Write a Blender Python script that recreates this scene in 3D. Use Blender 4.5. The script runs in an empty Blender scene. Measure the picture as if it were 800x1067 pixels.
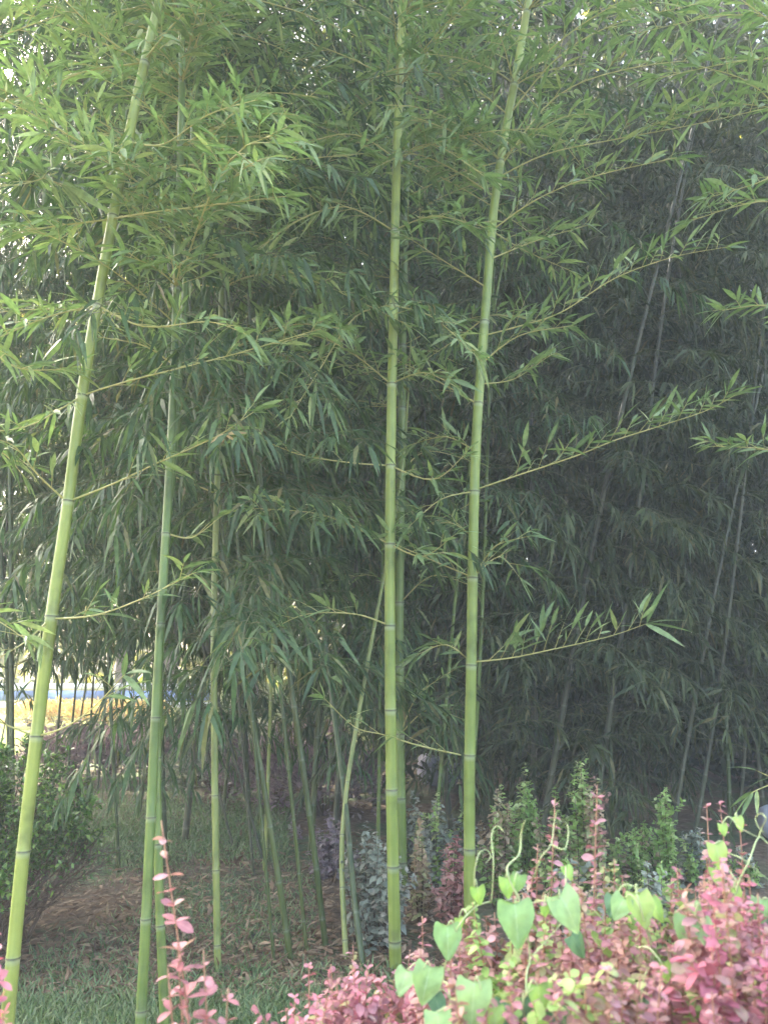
import bpy, math, random
import numpy as np
from mathutils import Vector, Matrix

rnd = random.Random(11)
scene = bpy.context.scene
COL = scene.collection
R = math.radians
UP = Vector((0, 0, 1))

# ------------------------------------------------------------------ camera
CAM_H, PITCH, F = 1.4, R(11.0), 800.0
cam_d = bpy.data.cameras.new('camera')
cam = bpy.data.objects.new('camera', cam_d); COL.objects.link(cam)
cam.location = (0, 0, CAM_H); cam.rotation_euler = (R(90) + PITCH, 0, 0)
cam_d.sensor_fit = 'HORIZONTAL'; cam_d.sensor_width = 36; cam_d.lens = 36
cam_d.clip_start = .05; cam_d.clip_end = 400
cam_d.dof.use_dof = True; cam_d.dof.focus_distance = 3.9; cam_d.dof.aperture_fstop = 6.5
scene.camera = cam
CP, SP = math.cos(PITCH), math.sin(PITCH)

def ray(u, v):
    a, c = (u - 400) / F, (533.5 - v) / F
    return Vector((a, CP - c * SP, SP + c * CP))
def P(u, v, Y):                      # the point at depth Y seen at (u, v) of the 800 x 1067 photograph
    d = ray(u, v)
    return Vector((0, 0, CAM_H)) + d * (Y / d.y)
def G(u, v):                         # the ground point
    d = ray(u, v)
    return Vector((0, 0, CAM_H)) + d * (CAM_H / -d.z)
def proj(p):
    q = p - Vector((0, 0, CAM_H))
    f = q.y * CP + q.z * SP; up = -q.y * SP + q.z * CP
    return 400 + F * q.x / f, 533.5 - F * up / f

# ------------------------------------------------------------------ objects
def tag(o, label=None, cat=None, group=None, kind=None):
    if label: o['label'] = label
    if cat: o['category'] = cat
    if group: o['group'] = group
    if kind: o['kind'] = kind
    return o
def thing(name, label, cat, loc=(0, 0, 0), group=None):
    o = bpy.data.objects.new(name, None); COL.objects.link(o)
    o.location = loc; o.empty_display_size = .1
    return tag(o, label, cat, group)
def link_mesh(name, me, parent=None):
    o = bpy.data.objects.new(name, me); COL.objects.link(o)
    if parent: o.parent = parent
    return o

class Geo:
    """collects vertices, faces and a per-vertex tint"""
    def __init__(s): s.v = []; s.f = []; s.c = []
    def add(s, vs, fs, c=(.5, 0, 0)):
        b = len(s.v)
        s.v.extend(vs); s.f.extend([tuple(i + b for i in f) for f in fs])
        if isinstance(c, list): s.c.extend(c)
        else: s.c.extend([c] * len(vs))
    def tube(s, pts, rad, n=5, c=(.5, 0, 0)):
        vs = []; k = len(pts); ref = None
        for i, p in enumerate(pts):
            t = (pts[min(i + 1, k - 1)] - pts[max(i - 1, 0)])
            t = t.normalized() if t.length > 1e-9 else UP.copy()
            if ref is None:
                ref = t.orthogonal().normalized()
            ref = (ref - t * ref.dot(t)).normalized()
            b = t.cross(ref); r = rad[i] if hasattr(rad, '__len__') else rad
            for j in range(n):
                a = 2 * math.pi * j / n
                vs.append(p + (ref * math.cos(a) + b * math.sin(a)) * r)
        fs = [(i * n + j, i * n + (j + 1) % n, (i + 1) * n + (j + 1) % n, (i + 1) * n + j) for i in range(k - 1) for j in range(n)]
        fs.append(tuple(range(n))[::-1]); fs.append(tuple((k - 1) * n + j for j in range(n)))
        if isinstance(c, list): c = [x for x in c for _ in range(n)]
        s.add(vs, fs, c)
    def mesh(s, name, mat, off=None, smooth=True):
        me = bpy.data.meshes.new(name)
        v = np.array([tuple(p) for p in s.v], dtype=np.float32).reshape(-1, 3)
        if off is not None: v = v - np.array(tuple(off), dtype=np.float32)
        return fill(me, v, s.f, np.array(s.c, dtype=np.float32), mat, smooth)
    def build(s, name, mat, parent=None, off=None, smooth=True):
        return link_mesh(name, s.mesh(name, mat, off, smooth), parent)

def fill(me, v, faces, col, mat, smooth=True):
    sizes = np.array([len(f) for f in faces], dtype=np.int32)
    idx = np.array([i for f in faces for i in f], dtype=np.int32)
    me.vertices.add(len(v)); me.vertices.foreach_set('co', v.ravel())
    me.loops.add(len(idx)); me.loops.foreach_set('vertex_index', idx)
    me.polygons.add(len(sizes))
    me.polygons.foreach_set('loop_start', np.concatenate(([0], np.cumsum(sizes)[:-1])).astype(np.int32))
    me.polygons.foreach_set('loop_total', sizes)
    me.update(calc_edges=True)
    at = me.attributes.new('tint', 'FLOAT_COLOR', 'POINT')
    at.data.foreach_set('color', np.concatenate([col, np.ones((len(col), 1), dtype=np.float32)], 1).ravel())
    if smooth: me.polygons.foreach_set('use_smooth', np.ones(len(sizes), dtype=bool))
    me.materials.append(mat)
    return me

class Leaves:
    """many leaf blades in one mesh; fine = cambered blade with a midrib, else three faces"""
    F_FINE, W_FINE = (0, .1, .3, .55, .8, 1), (.06, .62, 1, .88, .45, 0)
    F_LOW, W_LOW = (0, .33, .75, 1), (.05, 1, .55, 0)
    OBO = (.06, .35, .8, 1, .75, 0)          # obovate leaf (barberry)
    def __init__(s): s.a = []
    def add(s, p, d, L, W, droop=.15, up=UP, tint=None, roll=0):
        s.a.append((*p, *d, *up, L, W, droop, rnd.random() if tint is None else tint, rnd.random()))
    def mesh(s, name, mat, off=None, fine=False, shape=None, fold=.25):
        me = bpy.data.meshes.new(name)
        A = np.array(s.a, dtype=np.float64); n = len(A)
        p, d, up = A[:, 0:3], A[:, 3:6], A[:, 6:9]; L, W, dr, ti, t2 = A[:, 9], A[:, 10], A[:, 11], A[:, 12], A[:, 13]
        if off is not None: p = p - np.array(tuple(off))
        nz = lambda x: x / np.maximum(np.linalg.norm(x, axis=1, keepdims=True), 1e-9)
        d = nz(d); sd = nz(np.cross(d, up)); nn = np.cross(sd, d)
        FF, WW = (s.F_FINE, shape or s.W_FINE) if fine else (s.F_LOW, s.W_LOW)
        cols = 3 if fine else 2
        vs = []; k = len(FF)
        for i, (f, w) in enumerate(zip(FF, WW)):
            c = p + d * (L * f)[:, None] - np.array([0, 0, 1.]) * (dr * L * f * f)[:, None]
            h = (W * .5 * w)[:, None]
            if i == k - 1: vs.append(c); continue
            e = nn * h * fold
            if fine: vs += [c - sd * h + e, c, c + sd * h + e]
            else: vs += [c - sd * h + e, c + sd * h + e]
        V = np.stack(vs, 1); m = V.shape[1]
        base = []
        for i in range(k - 2):
            for j in range(cols - 1):
                q = i * cols + j; base.append((q, q + 1, q + cols + 1, q + cols))
        for j in range(cols - 1):
            q = (k - 2) * cols + j; base.append((q, q + 1, m - 1))
        faces = [tuple(b + i * m for b in f) for i in range(n) for f in base]
        col = np.zeros((n, m, 3), dtype=np.float32); col[:, :, 0] = ti[:, None]; col[:, :, 2] = t2[:, None]
        if fine: col[:, 1:m - 1:3, 1] = 1          # midrib
        return fill(me, V.reshape(-1, 3).astype(np.float32), faces, col.reshape(-1, 3), mat)
    def build(s, name, mat, parent=None, off=None, fine=False, shape=None, fold=.25):
        return link_mesh(name, s.mesh(name, mat, off, fine, shape, fold), parent)

# ------------------------------------------------------------------ materials
def new_mat(name):
    m = bpy.data.materials.new(name); m.use_nodes = True
    nt = m.node_tree; nt.nodes.clear()
    return m, nt, nt.nodes.new, nt.links.new
def ramp(nt, stops):
    r = nt.nodes.new('ShaderNodeValToRGB'); e = r.color_ramp.elements
    while len(e) < len(stops): e.new(.5)
    for x, (pos, c) in zip(e, stops): x.position = pos; x.color = (*c, 1)
    return r
def mixc(nt, fac, a, b, kind='MIX'):
    m = nt.nodes.new('ShaderNodeMix'); m.data_type = 'RGBA'; m.blend_type = kind
    for sock, val in ((m.inputs[0], fac), (m.inputs[6], a), (m.inputs[7], b)):
        if hasattr(val, 'is_linked') or hasattr(val, 'links'): nt.links.new(val, sock)
        elif isinstance(val, tuple): sock.default_value = (*val, 1)
        else: sock.default_value = val
    return m.outputs[2]
def leaf_mat(name, stops, transl=.35, rough=.45, rib=None, spec=.5, tcol=(1.0, 1.2, .7)):
    m, nt, N, K = new_mat(name)
    at = N('ShaderNodeAttribute'); at.attribute_name = 'tint'
    sp = N('ShaderNodeSeparateColor'); K(at.outputs['Color'], sp.inputs[0])
    r = ramp(nt, stops); K(sp.outputs[0], r.inputs[0])
    nz = N('ShaderNodeTexNoise'); nz.inputs['Scale'].default_value = 45; nz.inputs['Detail'].default_value = 2
    tc = N('ShaderNodeTexCoord'); K(tc.outputs['Object'], nz.inputs['Vector'])
    vr = ramp(nt, [(.3, (.75, .75, .75)), (.7, (1.2, 1.2, 1.15))]); K(nz.outputs[0], vr.inputs[0])
    c = mixc(nt, 1.0, r.outputs[0], vr.outputs[0], 'MULTIPLY')
    if rib:
        mm = N('ShaderNodeMath'); mm.operation = 'POWER'; K(sp.outputs[1], mm.inputs[0]); mm.inputs[1].default_value = 6
        m2 = N('ShaderNodeMath'); m2.operation = 'MULTIPLY'; K(mm.outputs[0], m2.inputs[0]); m2.inputs[1].default_value = .6
        c = mixc(nt, m2.outputs[0], c, rib)
    b = N('ShaderNodeBsdfPrincipled'); K(c, b.inputs['Base Color']); b.inputs['Roughness'].default_value = rough
    b.inputs['Specular IOR Level'].default_value = spec
    t = N('ShaderNodeBsdfTranslucent'); K(mixc(nt, 1.0, c, tcol, 'MULTIPLY'), t.inputs['Color'])
    mx = N('ShaderNodeMixShader'); mx.inputs[0].default_value = transl
    K(b.outputs[0], mx.inputs[1]); K(t.outputs[0], mx.inputs[2])
    o = N('ShaderNodeOutputMaterial'); K(mx.outputs[0], o.inputs[0])
    return m
def culm_mat(name, a, b, pale=(.42, .46, .34), scar=(.07, .07, .035), rough=.45):
    m, nt, N, K = new_mat(name)
    at = N('ShaderNodeAttribute'); at.attribute_name = 'tint'
    sp = N('ShaderNodeSeparateColor'); K(at.outputs['Color'], sp.inputs[0])
    tc = N('ShaderNodeTexCoord'); mp = N('ShaderNodeMapping'); mp.inputs['Scale'].default_value = (60, 60, 1.2)
    K(tc.outputs['Object'], mp.inputs[0])
    nz = N('ShaderNodeTexNoise'); nz.inputs['Scale'].default_value = 1; nz.inputs['Detail'].default_value = 4; K(mp.outputs[0], nz.inputs['Vector'])
    bl = N('ShaderNodeTexNoise'); bl.inputs['Scale'].default_value = 9; bl.inputs['Detail'].default_value = 5; K(tc.outputs['Object'], bl.inputs['Vector'])
    r = ramp(nt, [(.3, a), (.72, b)]); K(nz.outputs[0], r.inputs[0])
    vr = ramp(nt, [(.32, (.62, .62, .6)), (.45, (.95, .95, .93)), (.68, (1.16, 1.14, 1.1))]); K(bl.outputs[0], vr.inputs[0])
    c = mixc(nt, .85, r.outputs[0], vr.outputs[0], 'MULTIPLY')
    vv = ramp(nt, [(0, (.8, .85, .75)), (1, (1.15, 1.1, 1.0))]); K(sp.outputs[0], vv.inputs[0])
    c = mixc(nt, 1.0, c, vv.outputs[0], 'MULTIPLY')
    ml = N('ShaderNodeMath'); ml.operation = 'MULTIPLY'; K(sp.outputs[1], ml.inputs[0]); ml.inputs[1].default_value = .7
    c = mixc(nt, ml.outputs[0], c, pale)
    c = mixc(nt, sp.outputs[2], c, scar)
    p = N('ShaderNodeBsdfPrincipled'); K(c, p.inputs['Base Color']); p.inputs['Roughness'].default_value = rough
    bp = N('ShaderNodeBump'); bp.inputs['Strength'].default_value = .12; bp.inputs['Distance'].default_value = .002
    K(nz.outputs[0], bp.inputs['Height']); K(bp.outputs[0], p.inputs['Normal'])
    o = N('ShaderNodeOutputMaterial'); K(p.outputs[0], o.inputs[0])
    return m
def plain_mat(name, a, b, scale=8, rough=.8, bump=.3, detail=6, spec=.3):
    m, nt, N, K = new_mat(name)
    tc = N('ShaderNodeTexCoord')
    nz = N('ShaderNodeTexNoise'); nz.inputs['Scale'].default_value = scale; nz.inputs['Detail'].default_value = detail
    K(tc.outputs['Object'], nz.inputs['Vector'])
    r = ramp(nt, [(.3, a), (.7, b)]); K(nz.outputs[0], r.inputs[0])
    p = N('ShaderNodeBsdfPrincipled'); K(r.outputs[0], p.inputs['Base Color']); p.inputs['Roughness'].default_value = rough
    p.inputs['Specular IOR Level'].default_value = spec
    bp = N('ShaderNodeBump'); bp.inputs['Strength'].default_value = bump; bp.inputs['Distance'].default_value = .01
    K(nz.outputs[0], bp.inputs['Height']); K(bp.outputs[0], p.inputs['Normal'])
    o = N('ShaderNodeOutputMaterial'); K(p.outputs[0], o.inputs[0])
    return m

M = {}
M['leaf_front'] = leaf_mat('bamboo_leaf_front', [(0, (.12, .19, .075)), (.45, (.18, .26, .105)), (.85, (.24, .325, .135)), (1, (.33, .37, .15))], .38, .46, (.26, .33, .12))
M['leaf_back_shaded'] = leaf_mat('bamboo_leaf_back_shaded', [(0, (.030, .044, .018)), (.5, (.047, .066, .027)), (.93, (.08, .1, .038)), (1, (.18, .15, .07))], .22, .58, None, .22)  # grove leaf with the shade of the right side put into its colour
M['leaf_mid_lit'] = leaf_mat('bamboo_leaf_mid_lit', [(0, (.042, .08, .034)), (.5, (.068, .118, .047)), (.93, (.11, .16, .06)), (1, (.2, .17, .08))], .36, .52, None, .35)  # same grove leaf, lightened in colour for crowns that catch more light
M['leaf_dry'] = leaf_mat('bamboo_leaf_dry', [(0, (.3, .2, .09)), (1, (.5, .36, .18))], .3, .6)
M['twig'] = plain_mat('bamboo_twig', (.30, .31, .10), (.42, .38, .14), 30, .5, .1)
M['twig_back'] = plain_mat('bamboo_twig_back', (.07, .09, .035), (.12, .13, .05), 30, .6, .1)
M['culm_yellow'] = culm_mat('culm_yellow_green', (.17, .225, .045), (.245, .295, .065))
M['culm_green'] = culm_mat('culm_green', (.08, .135, .025), (.135, .19, .04), (.33, .37, .26))
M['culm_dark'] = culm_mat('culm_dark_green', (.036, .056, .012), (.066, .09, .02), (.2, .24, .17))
M['culm_tan'] = culm_mat('culm_tan_green', (.15, .19, .05), (.23, .25, .075), (.34, .35, .22))
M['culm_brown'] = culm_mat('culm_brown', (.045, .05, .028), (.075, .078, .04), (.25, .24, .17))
pinks = [(0, (.27, .15, .135)), (.2, (.37, .17, .18)), (.45, (.43, .205, .23)), (.68, (.47, .27, .285)), (.82, (.42, .31, .24)), (.92, (.33, .38, .15))]
M['bar_pink'] = leaf_mat('barberry_pink', pinks, .3, .62, (.5, .28, .27), .25, (1.1, .85, .8))
M['bar_hot'] = leaf_mat('barberry_hot_pink', [(0, (.41, .14, .18)), (.5, (.51, .19, .245)), (1, (.54, .29, .32))], .3, .6, None, .28, (1.1, .8, .8))
M['bar_dusty'] = leaf_mat('barberry_dusty', [(0, (.2, .14, .09)), (.4, (.36, .2, .17)), (.75, (.46, .27, .23)), (1, (.28, .32, .13))], .3, .5, None, .4, (1.1, .95, .8))
M['bar_green'] = leaf_mat('barberry_green', [(0, (.2, .32, .08)), (.6, (.32, .45, .14)), (1, (.44, .46, .22))], .3, .5)
M['bar_grey'] = leaf_mat('barberry_grey_green', [(0, (.18, .21, .16)), (.6, (.29, .32, .25)), (1, (.36, .34, .27))], .25, .55, None, .4, (1, 1, .9))
M['bar_purple'] = leaf_mat('barberry_purple', [(0, (.18, .14, .155)), (.6, (.28, .22, .235)), (1, (.33, .30, .26))], .25, .55, None, .4, (1.1, .8, .9))
M['bar_tan'] = leaf_mat('barberry_tan', [(0, (.3, .23, .14)), (.6, (.42, .32, .21)), (1, (.36, .4, .18))], .3, .5, None, .4, (1.1, 1, .8))
M['bar_red'] = leaf_mat('barberry_red', [(0, (.32, .15, .13)), (.6, (.44, .22, .19)), (1, (.44, .3, .23))], .3, .5, None, .4, (1.1, .9, .8))
M['bar_stem'] = plain_mat('barberry_stem', (.26, .12, .08), (.4, .24, .14), 30, .6, .1)
M['bar_stem_dark'] = plain_mat('barberry_stem_dark', (.08, .06, .04), (.15, .1, .07), 30, .7, .1)
M['box'] = leaf_mat('box_leaf', [(0, (.035, .09, .016)), (.6, (.08, .17, .03)), (1, (.2, .32, .06))], .25, .38)
M['gold'] = leaf_mat('golden_leaf', [(0, (.58, .48, .18)), (.5, (.72, .62, .3)), (.8, (.74, .46, .2)), (1, (.66, .32, .18))], .35, .5, None, .4, (1.1, 1.1, .7))
M['tree'] = leaf_mat('tree_leaf', [(0, (.10, .15, .02)), (.5, (.2, .24, .03)), (1, (.36, .34, .05))], .5, .45, None, .4, (1.35, 1.25, .4))
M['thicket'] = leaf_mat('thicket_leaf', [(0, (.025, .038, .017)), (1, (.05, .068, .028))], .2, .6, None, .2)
M['bark'] = plain_mat('bark', (.08, .06, .045), (.16, .13, .1), 14, .9, .6)
M['vine_blue'] = leaf_mat('vine_leaf_pale', [(0, (.23, .38, .13)), (1, (.32, .47, .2))], .3, .5, (.42, .55, .34), .5, (1.1, 1.2, .8))
M['vine_yellow'] = leaf_mat('vine_leaf_bright', [(0, (.26, .42, .1)), (1, (.4, .52, .15))], .38, .45, (.45, .55, .25), .5)
M['vine_dark'] = leaf_mat('vine_leaf_dark', [(0, (.08, .17, .08)), (1, (.13, .24, .11))], .25, .5, (.2, .3, .16), .5)
M['vine_stem'] = plain_mat('vine_stem', (.3, .38, .16), (.42, .46, .24), 40, .5, .1)
M['grass'] = leaf_mat('grass_blade', [(0, (.08, .14, .05)), (.6, (.14, .21, .08)), (1, (.22, .26, .12))], .25, .5)
M['litter'] = leaf_mat('leaf_litter', [(0, (.10, .06, .035)), (.6, (.2, .13, .075)), (1, (.32, .24, .15))], .1, .7, None, .3, (1, .9, .7))
M['stone'] = plain_mat('pale_stone', (.50, .47, .56), (.64, .61, .70), 5, .75, .4)
M['stone_grey'] = plain_mat('grey_stone', (.36, .36, .4), (.52, .52, .57), 7, .8, .5)
M['rail_white'] = plain_mat('white_paint', (.7, .72, .76), (.82, .83, .85), 3, .5, .05)
M['rail_blue'] = plain_mat('blue_paint', (.12, .22, .5), (.2, .32, .62), 3, .5, .05)

# ------------------------------------------------------------------ world, sun
w = bpy.data.worlds.new('World'); scene.world = w; w.use_nodes = True
nt = w.node_tree; nt.nodes.clear()
SUN_EL, SUN_AZ = R(40), R(-44)          # azimuth from +Y towards +X: behind the grove, to the left
sd = Vector((math.sin(SUN_AZ) * math.cos(SUN_EL), math.cos(SUN_AZ) * math.cos(SUN_EL), math.sin(SUN_EL)))
sky = nt.nodes.new('ShaderNodeTexSky'); sky.sky_type = 'NISHITA'; sky.sun_disc = False
sky.sun_elevation = SUN_EL; sky.sun_rotation = SUN_AZ; sky.dust_density = 5.0; sky.air_density = 1.0; sky.ozone_density = .5
bg = nt.nodes.new('ShaderNodeBackground'); bg.inputs[1].default_value = .15
wo = nt.nodes.new('ShaderNodeOutputWorld')
nt.links.new(sky.outputs[0], bg.inputs[0]); nt.links.new(bg.outputs[0], wo.inputs[0])
sl = bpy.data.lights.new('sun', 'SUN'); sl.energy = 3.2; sl.angle = R(.5); sl.color = (1, .93, .8)
so = bpy.data.objects.new('sun', sl); COL.objects.link(so); so.location = sd * 40
so.rotation_euler = (-sd).to_track_quat('-Z', 'Y').to_euler()

# ------------------------------------------------------------------ ground
def ground():
    m, nt, N, K = new_mat('ground_soil')
    tc = N('ShaderNodeTexCoord')
    def noise(sc, det=6):
        n = N('ShaderNodeTexNoise'); n.inputs['Scale'].default_value = sc; n.inputs['Detail'].default_value = det
        K(tc.outputs['Object'], n.inputs['Vector']); return n.outputs[0]
    soil = ramp(nt, [(.3, (.09, .065, .045)), (.55, (.16, .12, .08)), (.75, (.25, .19, .13))]); K(noise(22, 8), soil.inputs[0])
    moss = ramp(nt, [(.3, (.08, .11, .055)), (.7, (.14, .17, .085))]); K(noise(30, 8), moss.inputs[0])
    msk = ramp(nt, [(.46, (0, 0, 0)), (.58, (1, 1, 1))]); K(noise(1.1, 5), msk.inputs[0])
    c = mixc(nt, msk.outputs[0], soil.outputs[0], moss.outputs[0])
    # open lawn beyond the grove
    sx = N('ShaderNodeSeparateXYZ'); K(tc.outputs['Object'], sx.inputs[0])
    far = N('ShaderNodeMapRange'); K(sx.outputs[1], far.inputs[0]); far.inputs[1].default_value = 11.5; far.inputs[2].default_value = 13
    lawn = ramp(nt, [(.3, (.16, .2, .05)), (.7, (.26, .29, .08))]); K(noise(5, 8), lawn.inputs[0])
    c = mixc(nt, far.outputs[0], c, lawn.outputs[0])
    p = N('ShaderNodeBsdfPrincipled'); K(c, p.inputs['Base Color']); p.inputs['Roughness'].default_value = .95
    p.inputs['Specular IOR Level'].default_value = .15
    bp = N('ShaderNodeBump'); bp.inputs['Strength'].default_value = .8; bp.inputs['Distance'].default_value = .03
    K(noise(26, 8), bp.inputs['Height']); K(bp.outputs[0], p.inputs['Normal'])
    o = N('ShaderNodeOutputMaterial'); K(p.outputs[0], o.inputs[0])
    g = Geo(); n = 60; S = 120
    ys = [-12 + 92 * (i / n) ** 1.6 for i in range(n + 1)]
    xs = [(-1 if i < n / 2 else 1) * 46 * abs(i / n * 2 - 1) ** 1.6 for i in range(n + 1)]
    vs = [Vector((x, y, .02 * math.sin(x * 2.1 + y) * math.sin(y * 1.7 - x * .4) - .02)) for y in ys for x in xs]
    fs = [(j * (n + 1) + i, j * (n + 1) + i + 1, (j + 1) * (n + 1) + i + 1, (j + 1) * (n + 1) + i) for j in range(n) for i in range(n)]
    g.add(vs, fs); tag(g.build('ground', m), kind='structure')
ground()

# ------------------------------------------------------------------ bamboo helpers
def catmull(pts, per=8):
    out = []; n = len(pts)
    for i in range(n - 1):
        p0, p1, p2, p3 = pts[max(i - 1, 0)], pts[i], pts[i + 1], pts[min(i + 2, n - 1)]
        for k in range(per):
            t = k / per
            out.append(.5 * ((2 * p1) + (p2 - p0) * t + (2 * p0 - 5 * p1 + 4 * p2 - p3) * t * t + (3 * p1 - p0 - 3 * p2 + p3) * t ** 3))
    out.append(pts[-1].copy())
    return out
class Path:
    def __init__(s, pts):
        s.p = pts; s.s = [0]
        for a, b in zip(pts, pts[1:]): s.s.append(s.s[-1] + (b - a).length)
        s.len = s.s[-1]
    def at(s, x):
        x = min(max(x, 0), s.len)
        i = min(max(int(np.searchsorted(s.s, x)) - 1, 0), len(s.p) - 2)
        f = (x - s.s[i]) / max(s.s[i + 1] - s.s[i], 1e-9)
        return s.p[i].lerp(s.p[i + 1], f)
    def tan(s, x): return (s.at(x + .02) - s.at(x - .02)).normalized()
def culm_geo(path, nodes, r0, r1, sides=12):
    g = Geo(); st = [0]
    r = lambda x: r0 + (r1 - r0) * (x / path.len)
    rows = [(0, r0, (.5, 0, 0))]; tint = rnd.random(); prev = 0
    for s in nodes + [path.len + 1]:
        rr = r(min(s, path.len)); gap = s - prev
        for f in (.25, .5, .75):
            x = prev + gap * f
            if x < path.len - .05: rows.append((x, r(x), (tint, 0, 0)))
        if s < path.len - .05:
            rows += [(s - rr * 1.1, rr, (tint, 0, 0)), (s - rr * .95, rr, (tint, .12, 0)), (s - rr * .4, rr * 1.0, (tint, .55, 0)), (s - rr * .2, rr * 1.08, (tint, .5, .3)),
                     (s - rr * .05, rr * 1.1, (tint, .2, .9)), (s + rr * .03, rr * 1.0, (tint, 0, .9)), (s + rr * .2, rr * 1.08, (tint, .25, 0)), (s + rr * .5, rr * .99, (tint, 0, 0))]
            tint = min(1, max(0, tint + rnd.uniform(-.35, .35)))
        prev = s
    rows.append((path.len, r1, (tint, 0, 0)))
    rows = [a for i, a in enumerate(rows) if i == 0 or a[0] > rows[i - 1][0] + 1e-4]
    g.tube([path.at(x) for x, _, _ in rows], [a for _, a, _ in rows], sides, [c for _, _, c in rows])
    return g
def rv(a=1.0): return Vector((rnd.uniform(-a, a), rnd.uniform(-a, a), rnd.uniform(-a, a)))
def twig_leaves(tw, lv, p, d, side, ln, n, LL, WR, droop, spread=.6, thick=.0017, tint=None):
    """one twig with n leaves fanned about its outer half"""
    q = p + d * ln + Vector((0, 0, -droop * ln * .35))
    mid = p.lerp(q, .5) + Vector((0, 0, droop * ln * .12))
    roll = rnd.uniform(-1.5, 1.5); side = (side * math.cos(roll) + d.cross(side) * math.sin(roll)).normalized()
    tw.tube([p, mid, q], [thick * 1.3, thick, thick * .7], 4, (rnd.random(), 0, 0))
    dd = (q - mid).normalized()
    for k in range(n):
        f = 1 if k == n - 1 else .35 + .6 * k / max(n - 1, 1)
        pos = p.lerp(q, f) if f > .5 else p.lerp(mid, f * 2)
        if k == n - 1: ld = dd + rv(.2)
        else: ld = dd * .8 + side * (spread * (1 if k % 2 else -1) * rnd.uniform(.7, 1.5)) + rv(.35)
        ld.z -= droop * rnd.uniform(.2, .9)
        L = rnd.uniform(*LL) * (1 if k else .8)
        up = UP + rv(.75)
        lv.add(pos, ld.normalized(), L, L * rnd.uniform(*WR), droop * rnd.uniform(.25, .8) + .08, up, tint)
def spray(tw, lv, pts, r0=.0046, gap=.068, start=.12, tl=(.07, .17), nl=(3, 5), LL=(.075, .165), WR=(.13, .18), droop=.2, upb=.35, endn=4, tint=None, endL=None):
    """a branch with leafy twigs along it"""
    ph = Path(pts)
    tw.tube(pts, [r0 * (1 - .65 * i / (len(pts) - 1)) for i in range(len(pts))], 5, (rnd.random(), 0, 0))
    x = ph.len * start; i = 0
    while x < ph.len:
        t = ph.tan(x); f = x / ph.len
        side = t.cross(UP); side = side.normalized() if side.length > .05 else Vector((1, 0, 0))
        sg = 1 if i % 2 else -1
        d = (t * .6 + side * (sg * rnd.uniform(.35, .95)) + UP * (upb * rnd.uniform(.5, 1.5)) + rv(.2)).normalized()
        ln = rnd.uniform(*tl) * (1.05 - .4 * f)
        twig_leaves(tw, lv, ph.at(x), d, side, ln, rnd.randint(*nl), LL, WR, droop, tint=tint)
        x += gap * rnd.uniform(.65, 1.35); i += 1
    t = ph.tan(ph.len)
    side = t.cross(UP); side = side.normalized() if side.length > .05 else Vector((1, 0, 0))
    twig_leaves(tw, lv, pts[-1], t, side, .04, endn, endL or LL, WR, droop, .5, tint=tint)
def arc_branch(p, az, elev, L, sag, n=7):
    d = Vector((math.cos(az) * math.cos(elev), math.sin(az) * math.cos(elev), math.sin(elev)))
    wv = rv(.05) * L
    return [p + d * (L * f) + Vector((0, 0, -sag * L * f * f)) + wv * math.sin(f * 3.1) * (f) for f in [i / n for i in range(n + 1)]]

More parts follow.
